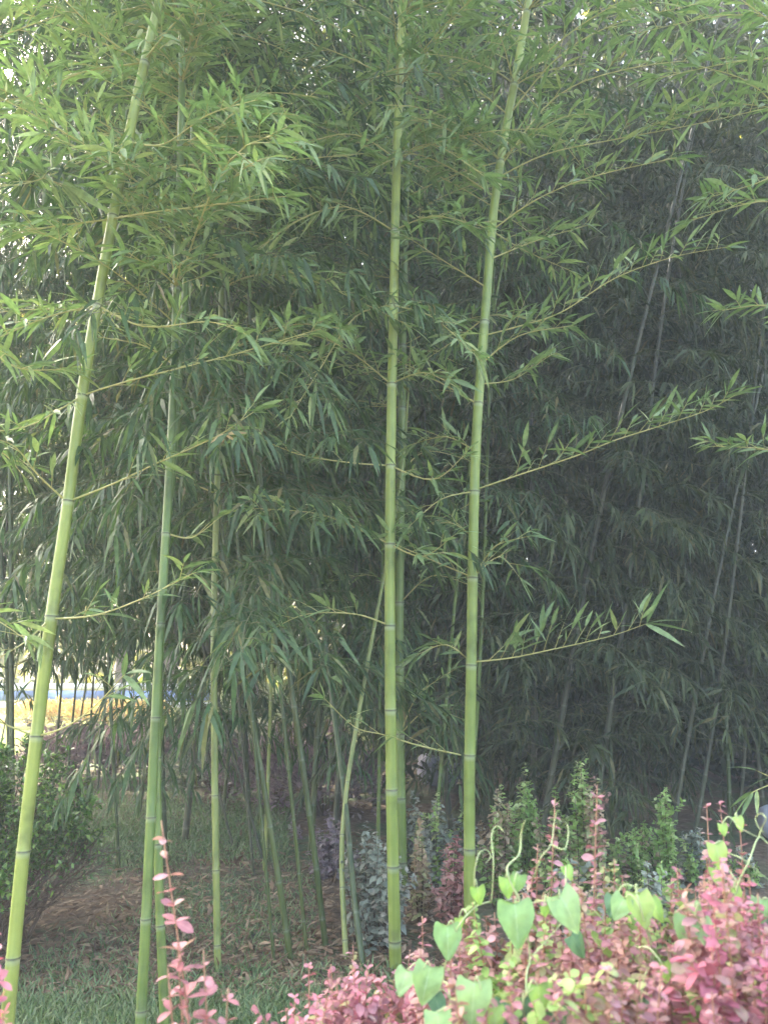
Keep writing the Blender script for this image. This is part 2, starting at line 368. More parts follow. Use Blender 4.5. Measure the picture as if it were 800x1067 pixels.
BGROUP = 'bamboos of the grove'
def front_bamboo(label, px, Y0, Y1, d0, d1, nodes, mat, branches=(), auto=None, extra=2.6, group=BGROUP, sides=14, lf='leaf_front', LL=(.075, .165), auto_len=(.65, 1.2), density=1.0, cover=None):
    """a bamboo given by its visible line; branches = [(list of (u,v), dY, options)], auto = v above which nodes branch by themselves"""
    v0, v1 = px[0][1], px[-1][1]
    pts = [P(u, v, Y0 + (Y1 - Y0) * (v0 - v) / (v0 - v1)) for u, v in px]
    if pts[0].z > 0:
        t = (pts[1] - pts[0]).normalized(); k = (pts[0].z + .03) / t.z
        pts.insert(0, pts[0] - t * k * .99)
    else: pts[0].z = -.02
    t = (pts[-1] - pts[-2]).normalized()
    pts += [pts[-1] + t * extra * .5 + Vector((0, 0, 0)), pts[-1] + t * extra + Vector((rnd.uniform(-.15, .15), rnd.uniform(-.1, .2), -.05))]
    ph = Path(catmull(pts, 10))
    vs = [proj(p)[1] for p in ph.p]
    def s_of_v(v):
        for i in range(len(vs) - 1):
            if vs[i] >= v >= vs[i + 1]: return ph.s[i] + (ph.s[i + 1] - ph.s[i]) * (vs[i] - v) / max(vs[i] - vs[i + 1], 1e-6)
        return None
    ns = [s for s in (s_of_v(v) for v in nodes) if s is not None]
    step = (ns[-1] - ns[-3]) / 2 if len(ns) > 2 else .35
    while ns[0] - step * .8 > .1: ns.insert(0, ns[0] - step * .8)
    while ns[-1] + step < ph.len - .1: ns.append(ns[-1] + step)
    base = ph.p[0].copy(); base.z = 0
    root = thing('bamboo', label, 'bamboo', base, group)
    culm_geo(ph, ns, d0 / 2, d1 / 2, sides).build('culm', M[mat], root, base)
    def one(pts, **kw):
        tw, lv = Geo(), Leaves()
        spray(tw, lv, pts, **{'LL': LL, **kw})
        b = tw.build('branch', M['twig'], root, base)
        lv.build('foliage', M[lf], b, base, fine=True)
        return b
    for line, dy, kw in branches:
        Yc = ph.at(s_of_v(min(max(line[0][1], vs[-1] + 5), vs[0] - 5)) or 0).y
        n = len(line)
        one(catmull([P(u, v, Yc + dy * i / (n - 1)) for i, (u, v) in enumerate(line)], 5), **kw)
    if cover is not None:
        for s in ns:
            if not -120 < proj(ph.at(s))[1] < cover: continue
            for q in range(3):
                p = ph.at(s + rnd.uniform(-.01, .01))
                one(arc_branch(p, -math.pi / 2 + rnd.uniform(-1.1, 1.1), rnd.uniform(0, .5), rnd.uniform(.3, .75), rnd.uniform(.15, .4)), droop=rnd.uniform(.15, .35), upb=.3, gap=.055, start=.05, nl=(3, 6))
    if auto is not None:
        k = 0
        for i, s in enumerate(ns):
            p = ph.at(s)
            if proj(p)[1] > auto or proj(p)[1] < -170: continue
            az = math.pi * (i % 2) + rnd.uniform(-.4, .4)
            for sgn in (-1, 1):
                if rnd.random() > density: continue
                one(arc_branch(p, az + sgn * rnd.uniform(.3, .9), rnd.uniform(.1, .5), rnd.uniform(*auto_len), rnd.uniform(.15, .4)), droop=rnd.uniform(.1, .3), upb=.35, gap=.05, nl=(3, 6))
    return root

# ------------------------------------------------------------------ the near bamboos
B = dict
lean_bamboo = front_bamboo('tall yellow-green bamboo leaning right, with the thick bare culm nearest the dark round bush',
    [(8, 1063), (22, 910), (38, 768), (54, 640), (70, 530), (88, 395), (118, 225), (142, 105), (166, 0)], 3.15, 3.15, .051, .039,
    [998, 887, 767, 642, 522, 412, 318, 225, 145, 65], 'culm_yellow', [
    ([(70, 523), (118, 504), (165, 482), (225, 455), (260, 432)], -.15, B(start=.28)),
    ([(52, 645), (100, 641), (150, 623), (196, 600)], -.2, B(start=.15)),
    ([(52, 645), (25, 670), (-10, 690)], -.2, B(start=.2)),
    ([(86, 412), (130, 398), (240, 370), (325, 345)], -.2, B(start=.15, gap=.07)),
    ([(86, 412), (60, 428), (25, 445), (-30, 452)], -.25, B(start=.1, gap=.07)),
    ([(70, 523), (40, 495), (15, 465), (-15, 455)], -.3, B(start=.2)),
    ([(102, 318), (50, 330), (-20, 360)], -.3, B(gap=.052, LL=(.08, .175))),
    ([(102, 318), (150, 340), (215, 335), (250, 345)], -.3, B(gap=.07)),
    ([(116, 228), (150, 222), (215, 214), (290, 205)], -.4, B(gap=.044, LL=(.08, .18))),
    ([(116, 228), (60, 235), (10, 242), (-40, 238)], -.4, B(gap=.044, LL=(.08, .18))),
    ([(118, 222), (170, 176), (280, 168), (375, 160)], .2, B(start=.35)),
    ([(132, 147), (80, 170), (30, 190), (-30, 195)], -.5, B(gap=.052, LL=(.08, .175))),
    ([(132, 147), (170, 150), (215, 120), (262, 105)], -.5, B(gap=.065)),
    ([(148, 65), (105, 35), (70, 2), (40, -30)], -.3, B(gap=.052, LL=(.08, .175))),
    ([(148, 65), (185, 20), (215, -5), (260, -20)], -.4, B(gap=.052, LL=(.08, .175))),
    ([(148, 65), (85, 75), (30, 100), (-30, 105)], -.2, B(gap=.052, LL=(.08, .175))),
    ([(38, 768), (10, 757), (-25, 740)], -.1, B(start=.5)),
    ([(40, 767), (70, 757), (100, 735), (125, 708)], -.3, B(start=.75, nl=(2, 3))),
    ], auto=60)
def dry():
    lv = Leaves()
    for u, v, d, L in [(233, 452, (-.7, 0, -.45), .07), (236, 452, (.9, 0, .12), .09), (235, 451, (-.3, .1, -.9), .05), (234, 453, (.5, .2, -.2), .06)]:
        lv.add(P(u, v, 3.03), Vector(d).normalized(), L, L * .2, .1, Vector((0, -1, .3)))
    lv.build('dry_leaf_tuft', M['leaf_dry'], lean_bamboo, lean_bamboo.location, fine=True)
dry()
front_bamboo('slim green bamboo at left whose straight culm stands close in front of a thinner twin',
    [(146, 1078), (155, 900), (163, 730), (172, 570), (178, 465), (182, 370), (184, 285)], 3.1, 3.3, .039, .03,
    [958, 852, 748, 650, 556, 462, 380, 300], 'culm_green', [
    ([(174, 556), (200, 560), (228, 540)], .1, B(start=.3)),
    ([(181, 380), (150, 360), (110, 352)], .1, B()), ([(181, 380), (220, 372), (270, 380)], .2, B()),
    ], auto=340, density=.9, cover=300)
front_bamboo('thin darker green bamboo half hidden right behind the slim green culm',
    [(172, 1072), (165, 900), (164, 760), (170, 600), (181, 470), (189, 370), (194, 285)], 3.25, 3.5, .036, .028,
    [965, 880, 790, 700, 610, 520, 430, 345], 'culm_green', [], auto=390, density=.9, cover=300)
front_bamboo('slender yellowish bamboo standing alone between the green pair and the tall central pair',
    [(227, 1009), (224, 830), (223, 640), (227, 480), (229, 370), (232, 270)], 3.9, 4.1, .034, .027,
    [985, 907, 829, 750, 668, 590, 515, 440, 372, 300], 'culm_tan', [
    ([(227, 515), (190, 500), (160, 488)], .1, B(start=.4)), ([(227, 515), (215, 490), (216, 470)], .05, B(start=.5, nl=(2, 3))),
    ], auto=385, density=.9, cover=350)
front_bamboo('tall straight yellow-green bamboo with the front culm of the central pair',
    [(412, 1010), (408, 830), (406, 640), (407, 480), (410, 320), (413, 180), (417, 60)], 3.88, 3.85, .057, .042,
    [981, 903, 823, 740, 652, 567, 485, 400, 318, 240, 165, 90], 'culm_yellow', [
    ([(406, 652), (370, 640), (320, 640), (285, 655)], -.3, B(start=.3, nl=(2, 4))),
    ([(406, 567), (370, 550), (330, 535), (270, 530)], -.3, B(start=.2)),
    ([(405, 485), (365, 482), (310, 473), (262, 452)], -.3, B(start=.35)),
    ([(407, 400), (370, 370), (330, 350), (300, 355)], -.3, B(gap=.046)),
    ([(407, 400), (440, 388), (470, 400)], -.3, B(gap=.046)),
    ([(409, 318), (370, 330), (330, 390), (305, 430)], -.4, B(gap=.05, droop=.35)),
    ([(409, 318), (450, 330), (495, 370)], -.4, B(gap=.05, droop=.3)),
    ([(406, 567), (440, 580), (470, 560)], -.3, B(start=.3)),
    ([(406, 485), (450, 500), (480, 478)], -.3, B(start=.2)),
    ([(410, 240), (360, 215), (310, 230), (270, 260)], -.4, B(gap=.042)),
    ([(410, 240), (450, 225), (500, 235)], -.4, B(gap=.042)),
    ([(412, 165), (370, 140), (320, 150), (270, 190)], -.4, B(gap=.042)),
    ([(412, 165), (450, 150), (500, 180)], -.4, B(gap=.042)),
    ], auto=230, cover=150)
front_bamboo('darker green bamboo with the rear culm of the central pair, just behind its taller twin',
    [(420, 930), (417, 800), (416, 640), (418, 480), (420, 330), (424, 150), (429, 20)], 5.1, 5.2, .062, .046,
    [899, 832, 765, 695, 628, 560, 492, 425, 360, 292, 228, 165, 100], 'culm_green', [
    ([(417, 765), (435, 725), (470, 700)], -.2, B(start=.3)), ([(417, 765), (445, 740), (478, 748)], -.3, B(start=.3)),
    ([(417, 628), (450, 600), (490, 610)], -.3, B(start=.2)), ([(417, 560), (450, 545), (490, 525)], -.3, B(start=.2)),
    ([(417, 628), (390, 600), (350, 605)], .2, B(start=.2)), ([(417, 492), (445, 470), (490, 480)], .2, B(start=.2)),
    ], auto=470, auto_len=(.7, 1.3), cover=200)
front_bamboo('thick pale yellow-green bamboo rising out of the pink shrubs right of the central pair',
    [(489, 925), (489, 800), (491, 690), (493, 560), (497, 440), (506, 320), (513, 230), (524, 150), (537, 80)], 4.0, 3.95, .057, .043,
    [885, 787, 693, 602, 512, 420, 335, 250, 168, 88], 'culm_yellow', [
    ([(492, 690), (530, 686), (570, 678), (632, 664), (668, 652)], -.25, B(start=.1, tl=(.09, .2), nl=(2, 4), LL=(.09, .22), upb=1.1, droop=.08, gap=.06, endn=5, endL=(.17, .27))),
    ([(496, 510), (540, 495), (600, 475), (640, 459), (690, 443), (735, 428), (765, 412)], -.3, B(start=.12, tl=(.09, .2), nl=(3, 5), LL=(.08, .19), upb=.9, droop=.14, gap=.062)),
    ([(502, 350), (540, 340), (585, 325), (640, 290), (700, 268), (752, 258)], -.3, B(start=.1, upb=.9, droop=.15, gap=.055, nl=(3, 5))),
    ([(512, 240), (560, 207), (620, 183), (700, 165)], -.3, B(start=.1, upb=.7, droop=.2, gap=.055)),
    ([(518, 185), (570, 160), (640, 145), (720, 130), (800, 112)], -.3, B(start=.2, upb=.9, droop=.15, gap=.055, nl=(3, 5))),
    ([(520, 175), (580, 100), (660, 70), (760, 60)], -.4, B(start=.2, upb=.6, droop=.2, gap=.055, nl=(3, 5))),
    ([(530, 120), (580, 60), (640, 25), (720, 5)], -.4, B(start=.15, upb=.5, droop=.25, gap=.05)),
    ([(530, 120), (490, 90), (430, 70), (390, 80)], -.4, B(gap=.05)),
    ([(516, 205), (470, 175), (430, 160), (400, 170)], -.3, B(gap=.046)),
    ([(508, 300), (460, 270), (430, 250)], -.3, B(gap=.046)),
    ([(496, 420), (465, 402), (440, 388), (412, 374)], -.1, B(start=.15, gap=.05)),
    ([(500, 380), (540, 350), (590, 340)], -.1, B(gap=.05)),
    ([(493, 602), (460, 588), (430, 575), (400, 562)], -.1, B(start=.2, gap=.06)),
    ([(494, 512), (460, 520), (430, 545)], -.2, B(start=.15, gap=.07)),
    ([(493, 602), (520, 580), (540, 600)], .2, B(start=.3, nl=(2, 3))),
    ([(480, 787), (436, 777), (400, 766), (370, 758), (342, 732)], -.25, B(start=.1, tl=(.08, .15), nl=(2, 3), upb=.35, gap=.12)),
    ([(512, 240), (545, 260), (590, 280)], .3, B(gap=.046)), ([(506, 330), (480, 350), (450, 370)], .1, B(gap=.046)),
    ([(510, 270), (560, 250), (610, 235)], .2, B(gap=.046)), ([(493, 560), (470, 545), (440, 548)], .1, B(gap=.05)), ([(495, 470), (465, 455), (432, 462)], .1, B(gap=.05)), ([(493, 602), (515, 570), (545, 560)], -.2, B(gap=.06)), ([(491, 690), (465, 672), (440, 680)], .1, B(gap=.06)), ([(500, 400), (535, 395), (570, 372)], .2, B(gap=.05)), ([(524, 150), (560, 140), (600, 150)], .2, B(gap=.046)),
    ], auto=180, auto_len=(.7, 1.3), cover=175)
front_bamboo('crooked thin yellow bamboo crossing a green culm left of the central pair',
    [(360, 992), (356, 898), (360, 832), (369, 771), (385, 680)], 4.05, 4.5, .028, .010, [980, 925, 870, 815, 760, 705], 'culm_tan', [], auto=None, extra=2.5, sides=10)
front_bamboo('thin green bamboo leaning left and crossing the crooked yellow culm',
    [(378, 1007), (369, 934), (360, 840), (349, 753), (340, 680), (322, 540)], 3.92, 4.9, .031, .012, [950, 880, 810, 740, 672, 600], 'culm_dark', [], auto=420, extra=3.2, sides=10)

# bamboos just outside the frame whose sprays reach into it
def edge_bamboo(label, x, y, sprays):
    base = Vector((x, y, 0)); root = thing('bamboo', label, 'bamboo', base, BGROUP)
    ph = Path([base + Vector((.05 * math.sin(z), 0, z)) for z in [i * .5 for i in range(13)]])
    ns = [.3 + i * .4 for i in range(14)]
    culm_geo(ph, ns, .028, .015, 12).build('culm', M['culm_yellow'], root, base)
    for line, Ys, kw in sprays:
        s = min(ns, key=lambda q: abs(ph.at(q).z - P(*line[0], Ys).z + .15))
        pts = [ph.at(s)] + [P(u, v, Ys) for u, v in line]
        tw, lv = Geo(), Leaves(); spray(tw, lv, catmull(pts, 5), start=.4, **kw)
        b = tw.build('branch', M['twig'], root, base); lv.build('foliage', M['leaf_front'], b, base, fine=True)
edge_bamboo('bamboo off the right edge whose leafy sprays reach into the picture', 2.45, 3.2, [
    ([(840, 130), (780, 85), (735, 70)], 3.4, B(gap=.06, upb=.5)), ([(840, 170), (790, 190), (740, 205)], 3.4, B(gap=.06, upb=.4)),
    ([(850, 330), (800, 318), (760, 322)], 3.5, B(gap=.042)), ([(850, 480), (800, 468), (745, 465)], 3.6, B(gap=.042)),
    ([(850, 60), (800, 20), (760, -10)], 3.2, B(gap=.046)), ([(870, 60), (780, 62), (690, 80)], 3.5, B(gap=.05, LL=(.09, .2), upb=.8)), ([(870, 120), (770, 108), (680, 130)], 3.7, B(gap=.05, LL=(.09, .2), upb=.8)), ([(860, 215), (790, 210), (725, 228)], 3.5, B(gap=.055, LL=(.09, .19), upb=.6)), ([(860, 20), (760, 15), (660, 35)], 3.8, B(gap=.05, LL=(.09, .2), upb=.6)), ([(850, 820), (815, 815), (792, 822)], 3.0, B(gap=.08, nl=(2, 3)))])
edge_bamboo('bamboo off the left edge whose bright sprays reach into the picture', -2.3, 3.1, [
    ([(-50, 60), (20, 30), (80, 10)], 3.0, B(gap=.05, LL=(.1, .21))), ([(-50, 210), (10, 180), (60, 190)], 2.9, B(gap=.05, LL=(.1, .21))),
    ([(-50, 330), (10, 380), (60, 385)], 3.0, B(gap=.05, LL=(.1, .21))), ([(-60, 660), (-20, 640), (25, 665)], 3.0, B(gap=.07)),
    ([(-50, 130), (10, 110), (50, 85)], 3.2, B(gap=.05, LL=(.1, .21))), ([(-50, 450), (0, 470), (20, 490)], 3.2, B(gap=.07))])

# ------------------------------------------------------------------ the grove behind
def axis_pt(k, z):
    a = k * 2.4; b = .004 + .0025 * (k % 3)
    return Vector((math.cos(a) * b * z * z + .03 * math.sin(z * .9 + k), math.sin(a) * b * z * z, z))
CROWNS = []
def crown_variant(k, z0, H, droop, nbr):
    tw, lv = Geo(), Leaves()
    z = z0
    while z < H:
        p = axis_pt(k, z); f = (z - z0) / (H - z0)
        L0 = (.55 + .75 * math.sin(min(1, f * 1.6 + .35) * 2.2)) * (1.0 if f < .7 else 1.6 - f * .85)
        az = rnd.uniform(0, 6.28)
        for s in range(nbr):
            L = L0 * rnd.uniform(.7, 1.25)
            pts = arc_branch(p, az + s * 6.28 / nbr + rnd.uniform(-.5, .5), rnd.uniform(.1, .75), L, rnd.uniform(.3, .8), 5)
            spray(tw, lv, pts, .0045, gap=.095, start=.15, tl=(.06, .24), nl=(4, 8), LL=(.08, .165), WR=(.13, .18), droop=droop * rnd.uniform(.6, 1.3), upb=.05)
        z += rnd.uniform(.19, .29)
    CROWNS.append((k, tw.mesh('crown', M['twig_back']), lv.mesh('foliage', M['leaf_back_shaded' if k < 4 else 'leaf_mid_lit']), H))
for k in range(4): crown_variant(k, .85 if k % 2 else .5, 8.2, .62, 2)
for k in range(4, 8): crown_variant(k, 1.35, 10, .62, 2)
for k in range(8, 10): crown_variant(k, 2.2, 11, .6, 2)
for k in range(10, 12): crown_variant(k, .9, 10, .65, 2)
for k in range(12, 14): crown_variant(k, 1.85, 11, .6, 2)
for k in range(14, 16): crown_variant(k, 1.4, 9, .6, 2)
LOW, HIGH, TOP, MIDLOW, BACK = (0, 1, 2, 3), (4, 5, 6, 7), (8, 9), (10, 11), (12, 13)
DONE = set()
def grove_bamboo(label, base, lean, d, mat, k, group=BGROUP, sides=8, scale=1.0):
    root = thing('bamboo', label, 'bamboo', base, group)
    root.rotation_euler = UP.rotation_difference(lean).to_euler()
    kk, tm, lm, H = CROWNS[k]
    ph = Path([axis_pt(kk, z) for z in [-.05] + [i * .4 for i in range(1, int(H / .4) + 1)]])
    s, ns = .18, []
    while s < ph.len - .2: ns.append(s); s += .22 + min(s * .06, .16) + rnd.uniform(-.02, .02)
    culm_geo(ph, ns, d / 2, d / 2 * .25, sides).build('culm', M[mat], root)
    if rnd.random() < .5:
        pass
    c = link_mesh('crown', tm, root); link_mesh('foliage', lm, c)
    return root
def seen(label, u, v, u2, v2, wpx, mat, k, Y=None, dy=0):
    b = G(u, v) if Y is None else P(u, v, Y)
    hi = P(u2, v2, b.y + dy)
    t = (hi - b).normalized()
    if Y is not None: b = b - t * (b.z / t.z)
    d = .84 * wpx / F * (b.y / ray(u, v).y)
    return grove_bamboo(label, b, t, d, mat, k)
seen('thin dark green bamboo right of the round bush, its foot curving over the grass', 119, 905, 108, 640, 5, 'culm_dark', 8)
seen('very thin brownish bamboo just left of the thin dark one behind the bush', 89, 822, 101, 690, 3, 'culm_brown', 9)
seen('dark green bamboo leaning left, thickest culm on the left of the rear cluster', 296, 1000, 254, 709, 8, 'culm_dark', 14)
seen('thin dark bamboo hugging the thickest leaning culm of the rear cluster', 279, 1001, 257, 738, 4.5, 'culm_dark', 8)
seen('pale brownish bamboo slanting right against its leaning neighbours in the rear cluster', 274, 905, 286, 715, 5, 'culm_tan', 9)
seen('thin green bamboo in the middle of the rear cluster', 315, 989, 297, 745, 5, 'culm_dark', 15)
seen('thick dark green bamboo at the right side of the rear cluster', 333, 986, 304, 735, 8, 'culm_dark', 14)
seen('short-spaced thin bamboo at the foot of the thickest leaning culm', 300, 982, 283, 860, 4.5, 'culm_dark', 9)
seen('thin brown bamboo slanting left behind the slender yellowish culm', 269, 895, 233, 763, 4, 'culm_brown', 8)
seen('thin upright brown bamboo between the slender yellowish culm and the rear cluster', 262, 910, 254, 770, 3.5, 'culm_brown', 9)
seen('thin slanting bamboo that passes behind the slender yellowish culm', 239, 884, 202, 742, 3.5, 'culm_brown', 8)
seen('thin green bamboo behind the grey shrub, close left of the central pair', 391, 890, 396, 753, 5, 'culm_green', 15)
seen('pale thin bamboo in front of the pale stone block', 446, 905, 463, 715, 5, 'culm_green', 8)
seen('thin green bamboo close behind the thick pale culm among the shrubs', 480, 905, 508, 570, 6, 'culm_green', 1)
seen('grey-green bamboo leaning right behind the tan upright shrub', 571, 812, 597, 680, 8.5, 'culm_brown', 2, Y=6.1)
seen('grey-green bamboo leaning right, behind the tall bright green shrub stems', 623, 812, 645, 635, 7.5, 'culm_brown', 0, Y=6.1)
seen('dim bamboo leaning right, left one of two beside each other in the dark right side', 711, 812, 734, 691, 6, 'culm_brown', 3, Y=6.1)
seen('dim bamboo leaning right, right one of two beside each other in the dark right side', 730, 812, 752, 687, 6, 'culm_brown', 1, Y=6.1)
seen('dim upright thin bamboo behind the small bright green column shrub', 660, 812, 657, 716, 2.4, 'culm_brown', 2, Y=7.4)
seen('very thin dim bamboo between the two small bright green column shrubs', 675, 812, 672, 750, 2.2, 'culm_brown', 0, Y=7.4)
seen('dim leaning bamboo near the right edge above the grey boulder', 774, 812, 800, 560, 5, 'culm_brown', 3, Y=7.4)
seen('dark green bamboo behind the round bush, right one of a pair by the left edge', 17, 770, 17, 520, 7, 'culm_dark', 4, Y=6.2)
seen('dark green bamboo behind the round bush, left one of a pair by the left edge', 6, 770, 3, 530, 6, 'culm_dark', 7, Y=6.6)
ZONES = [  # label, box x, box y, count, crowns
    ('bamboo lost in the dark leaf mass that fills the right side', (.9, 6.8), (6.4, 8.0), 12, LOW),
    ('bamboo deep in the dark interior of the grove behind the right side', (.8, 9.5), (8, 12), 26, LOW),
    ('bamboo hidden in the hanging leaf mass behind the central pair', (-1.6, .8), (6.4, 10.5), 14, MIDLOW),
    ('bamboo hidden in the leaf mass above the far purple hedge at left', (-5.4, -1.6), (7.4, 9.8), 14, BACK),
    ('bamboo whose hanging leaves close the view between the slender culm and the central pair', (-1.6, -.1), (5.6, 6.9), 5, MIDLOW),
    ('bamboo behind the two dark culms at the left edge', (-5.4, -3.4), (6.6, 8.8), 6, HIGH),
    ('bamboo at the back of the grove on the left, seen against bright gaps', (-8, -1), (10, 12.2), 13, BACK),
]
used = []
for lab, bx, by, n, ks in ZONES:
    k = 0; tries = 0
    while k < n and tries < 4000:
        tries += 1
        x, y = rnd.uniform(*bx), rnd.uniform(*by)
        if any((x - a) ** 2 + (y - b) ** 2 < .38 for a, b in used): continue
        if -.13 < x / y - .0 + .6 * 0 < 0 and y < 9 and lab.startswith('bamboo lost'): continue
        used.append((x, y)); k += 1
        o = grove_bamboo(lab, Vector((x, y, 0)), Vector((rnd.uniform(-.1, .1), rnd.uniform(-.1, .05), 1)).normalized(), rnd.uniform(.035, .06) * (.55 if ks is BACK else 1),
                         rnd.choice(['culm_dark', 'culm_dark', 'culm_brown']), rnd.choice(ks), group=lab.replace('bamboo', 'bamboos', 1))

# dense wood behind the right half
def thicket():
    lv = Leaves()
    for i in range(46000):
        x = rnd.uniform(-.3, 17); y = rnd.uniform(11.5, 16.5); z = 15 * rnd.random() ** 1.05 
        d = Vector((rnd.uniform(-1, 1), rnd.uniform(-1, 1), rnd.uniform(-1.4, .1))).normalized()
        L = rnd.uniform(.28, .5)
        lv.add(Vector((x, y, z)), d, L, L * .42, .3, UP + rv(.6))
    for i in range(7000):                       # its low skirt
        x = rnd.uniform(.1, 14); y = rnd.uniform(8.4, 11.6); z = 1.3 * rnd.random() ** 1.3
        L = rnd.uniform(.12, .26); lv.add(Vector((x, y, z)), (rv(1) + Vector((0, 0, .3))).normalized(), L, L * .35, .3, UP + rv(.6))
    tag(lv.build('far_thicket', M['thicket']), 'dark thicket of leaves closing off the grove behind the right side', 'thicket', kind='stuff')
thicket()

# ------------------------------------------------------------------ trees beyond
TREE = []
def tree_variant():
    g = Geo(); H = 11
    tr = [Vector((.15 * math.sin(z * .6), .1 * math.cos(z * .5), z)) for z in [i * .8 for i in range(12)]]
    g.tube([Vector((0, 0, -.1))] + tr[1:], [.22 * (1 - .07 * i) for i in range(12)], 9)
    lv = Leaves()
    for i in range(60):
        z = rnd.uniform(2.2, 11); a = rnd.uniform(0, 6.28); r = rnd.uniform(1.2, 3.3) * math.sin(min(1, (z - .6) / 6) * 1.9)
        c = Vector((r * math.cos(a), r * math.sin(a), z + .7))
        s = tr[min(int(z / .8), 11)]
        g.tube([s, s.lerp(c, .5) + Vector((0, 0, -.1)), c], [.06, .035, .012], 5)
        for j in range(170):
            q = c + Vector((rnd.gauss(0, .6), rnd.gauss(0, .6), rnd.gauss(0, .42)))
            L = rnd.uniform(.14, .26)
            lv.add(q, (rv(1) + Vector((0, 0, -.3))).normalized(), L, L * .55, .2, UP + rv(.7))
    TREE.append((g.mesh('trunk', M['bark']), lv.mesh('crown', M['tree'])))
tree_variant(); tree_variant()
for i, (x, y, s, lab) in enumerate([
    (-7.2, 25.5, 1.6, 'sunlit broadleaf tree beyond the left edge bamboos'),
    (-9.4, 28.5, 1.3, 'sunlit broadleaf tree at the far left, behind the tree beyond the left edge bamboos'),
    (-3.9, 22.5, 1.7, 'sunlit broadleaf tree beyond the purple hedge and blue barrier'),
    (-.8, 25, 1.75, 'sunlit broadleaf tree beyond the gap beside the slim green bamboo'),
    (2.4, 22, 1.7, 'broadleaf tree far behind the central pair of bamboos'),
    (6, 23.5, 1.7, 'broadleaf tree far behind the thick pale bamboo culm'),
    (9.5, 22, 1.8, 'broadleaf tree far behind the dark grove on the right')]):
    t = thing('broadleaf_tree', lab, 'tree', (x, y, 0), 'trees beyond the grove'); t.rotation_euler.z = i * 1.7; t.scale = (s, s, s)
    tm, cm = TREE[i % 2]
    link_mesh('trunk', tm, t); link_mesh('crown', cm, t)

def far_wood():
    lv = Leaves()
    for i in range(38000):
        x = rnd.uniform(-44, 30); y = rnd.uniform(37, 43); top = (22 if x < -4 else 16) + 2.5 * math.sin(x * .5) + 1.5 * math.sin(x * 1.3 + 1)
        z = top * rnd.random() ** .9
        L = rnd.uniform(.5, .9); lv.add(Vector((x, y, z)), (rv(1) + Vector((0, 0, -.4))).normalized(), L, L * .55, .2, UP + rv(.7))
    tag(lv.build('far_wood', M['tree']), 'sunlit wood closing the view far beyond the grove', 'wood', kind='stuff')
far_wood()

# ------------------------------------------------------------------ shrubs
def shrub_stem(root, base, tip, foot, mat, stem_mat, step=.022, whorl=(3, 5), LL=(.018, .032), wr=(.5, .65), frm=.3, name='stem', fine=True, lean=.25, tints=(0, 1), r=.0022, shoots=(0, 0)):
    mid = foot.lerp(tip, .5); mid.z += .08 * (tip.z - foot.z); mid += Vector((foot.x - tip.x, foot.y - tip.y, 0)) * lean * .5 + rv(.012)
    pts = catmull([foot, mid, tip], 7); ph = Path(pts)
    g = Geo(); g.tube(pts, [r * (1.2 - .75 * i / (len(pts) - 1)) for i in range(len(pts))], 5)
    lv = Leaves(); x = ph.len * frm; k = 0
    tb = rnd.uniform(*tints)
    while x < ph.len:
        f = x / ph.len; p = ph.at(x); t = ph.tan(x); o = t.orthogonal().normalized(); bn = t.cross(o)
        n = rnd.randint(*whorl); a0 = rnd.uniform(0, 6.28)
        for j in range(n):
            a = a0 + 6.28 * j / n + rnd.uniform(-.4, .4)
            d = (o * math.cos(a) + bn * math.sin(a)) + t * rnd.uniform(-.1, .9) + Vector((0, 0, -.1)) + rv(.4)
            L = rnd.uniform(*LL) * (1 - .55 * max(0, f - .75) / .25)
            lv.add(p, d.normalized(), L, L * rnd.uniform(*wr), rnd.uniform(0, .35), UP + rv(.6), min(1, max(0, tb + rnd.uniform(-.3, .3))))
        x += step * rnd.uniform(.7, 1.4) * (1 if f < .85 else .7)
    for q in range(rnd.randint(*shoots)):
        x = ph.len * rnd.uniform(.5, .9); p = ph.at(x); a = rnd.uniform(0, 6.28)
        d = (ph.tan(x) * rnd.uniform(.4, 1) + Vector((math.cos(a), math.sin(a), .1)) * .8).normalized(); ln = rnd.uniform(.05, .13)
        qs = [p, p + d * ln * .5 + Vector((0, 0, -.004)), p + d * ln + Vector((0, 0, .012))]; g.tube(qs, [r * .5, r * .4, r * .25], 4)
        for j in range(int(ln / step) * 3 + 3):
            f = (j + 1) / (int(ln / step) * 3 + 3); qp = p.lerp(qs[2], f); L = rnd.uniform(*LL) * (1.05 - .4 * f)
            lv.add(qp, (rv(1) + d * .6).normalized(), L, L * rnd.uniform(*wr), rnd.uniform(0, .35), UP + rv(.6), min(1, max(0, tb + rnd.uniform(-.35, .35))))
    s = g.build(name, M[stem_mat], root, base)
    lv.build('foliage', M[mat], s, base, fine=fine, shape=Leaves.OBO if fine else None, fold=.2)
def env(u):
    e = [(270, 1075), (295, 1040), (320, 1008), (345, 1000), (372, 985), (410, 1000), (430, 965), (455, 960), (480, 925), (510, 915), (545, 905), (580, 895), (625, 880), (655, 925), (700, 905), (740, 868), (775, 890), (800, 925), (830, 920)]
    for (a, b), (c, d) in zip(e, e[1:]):
        if a <= u <= c: return b + (d - b) * (u - a) / (c - a)
    return 930
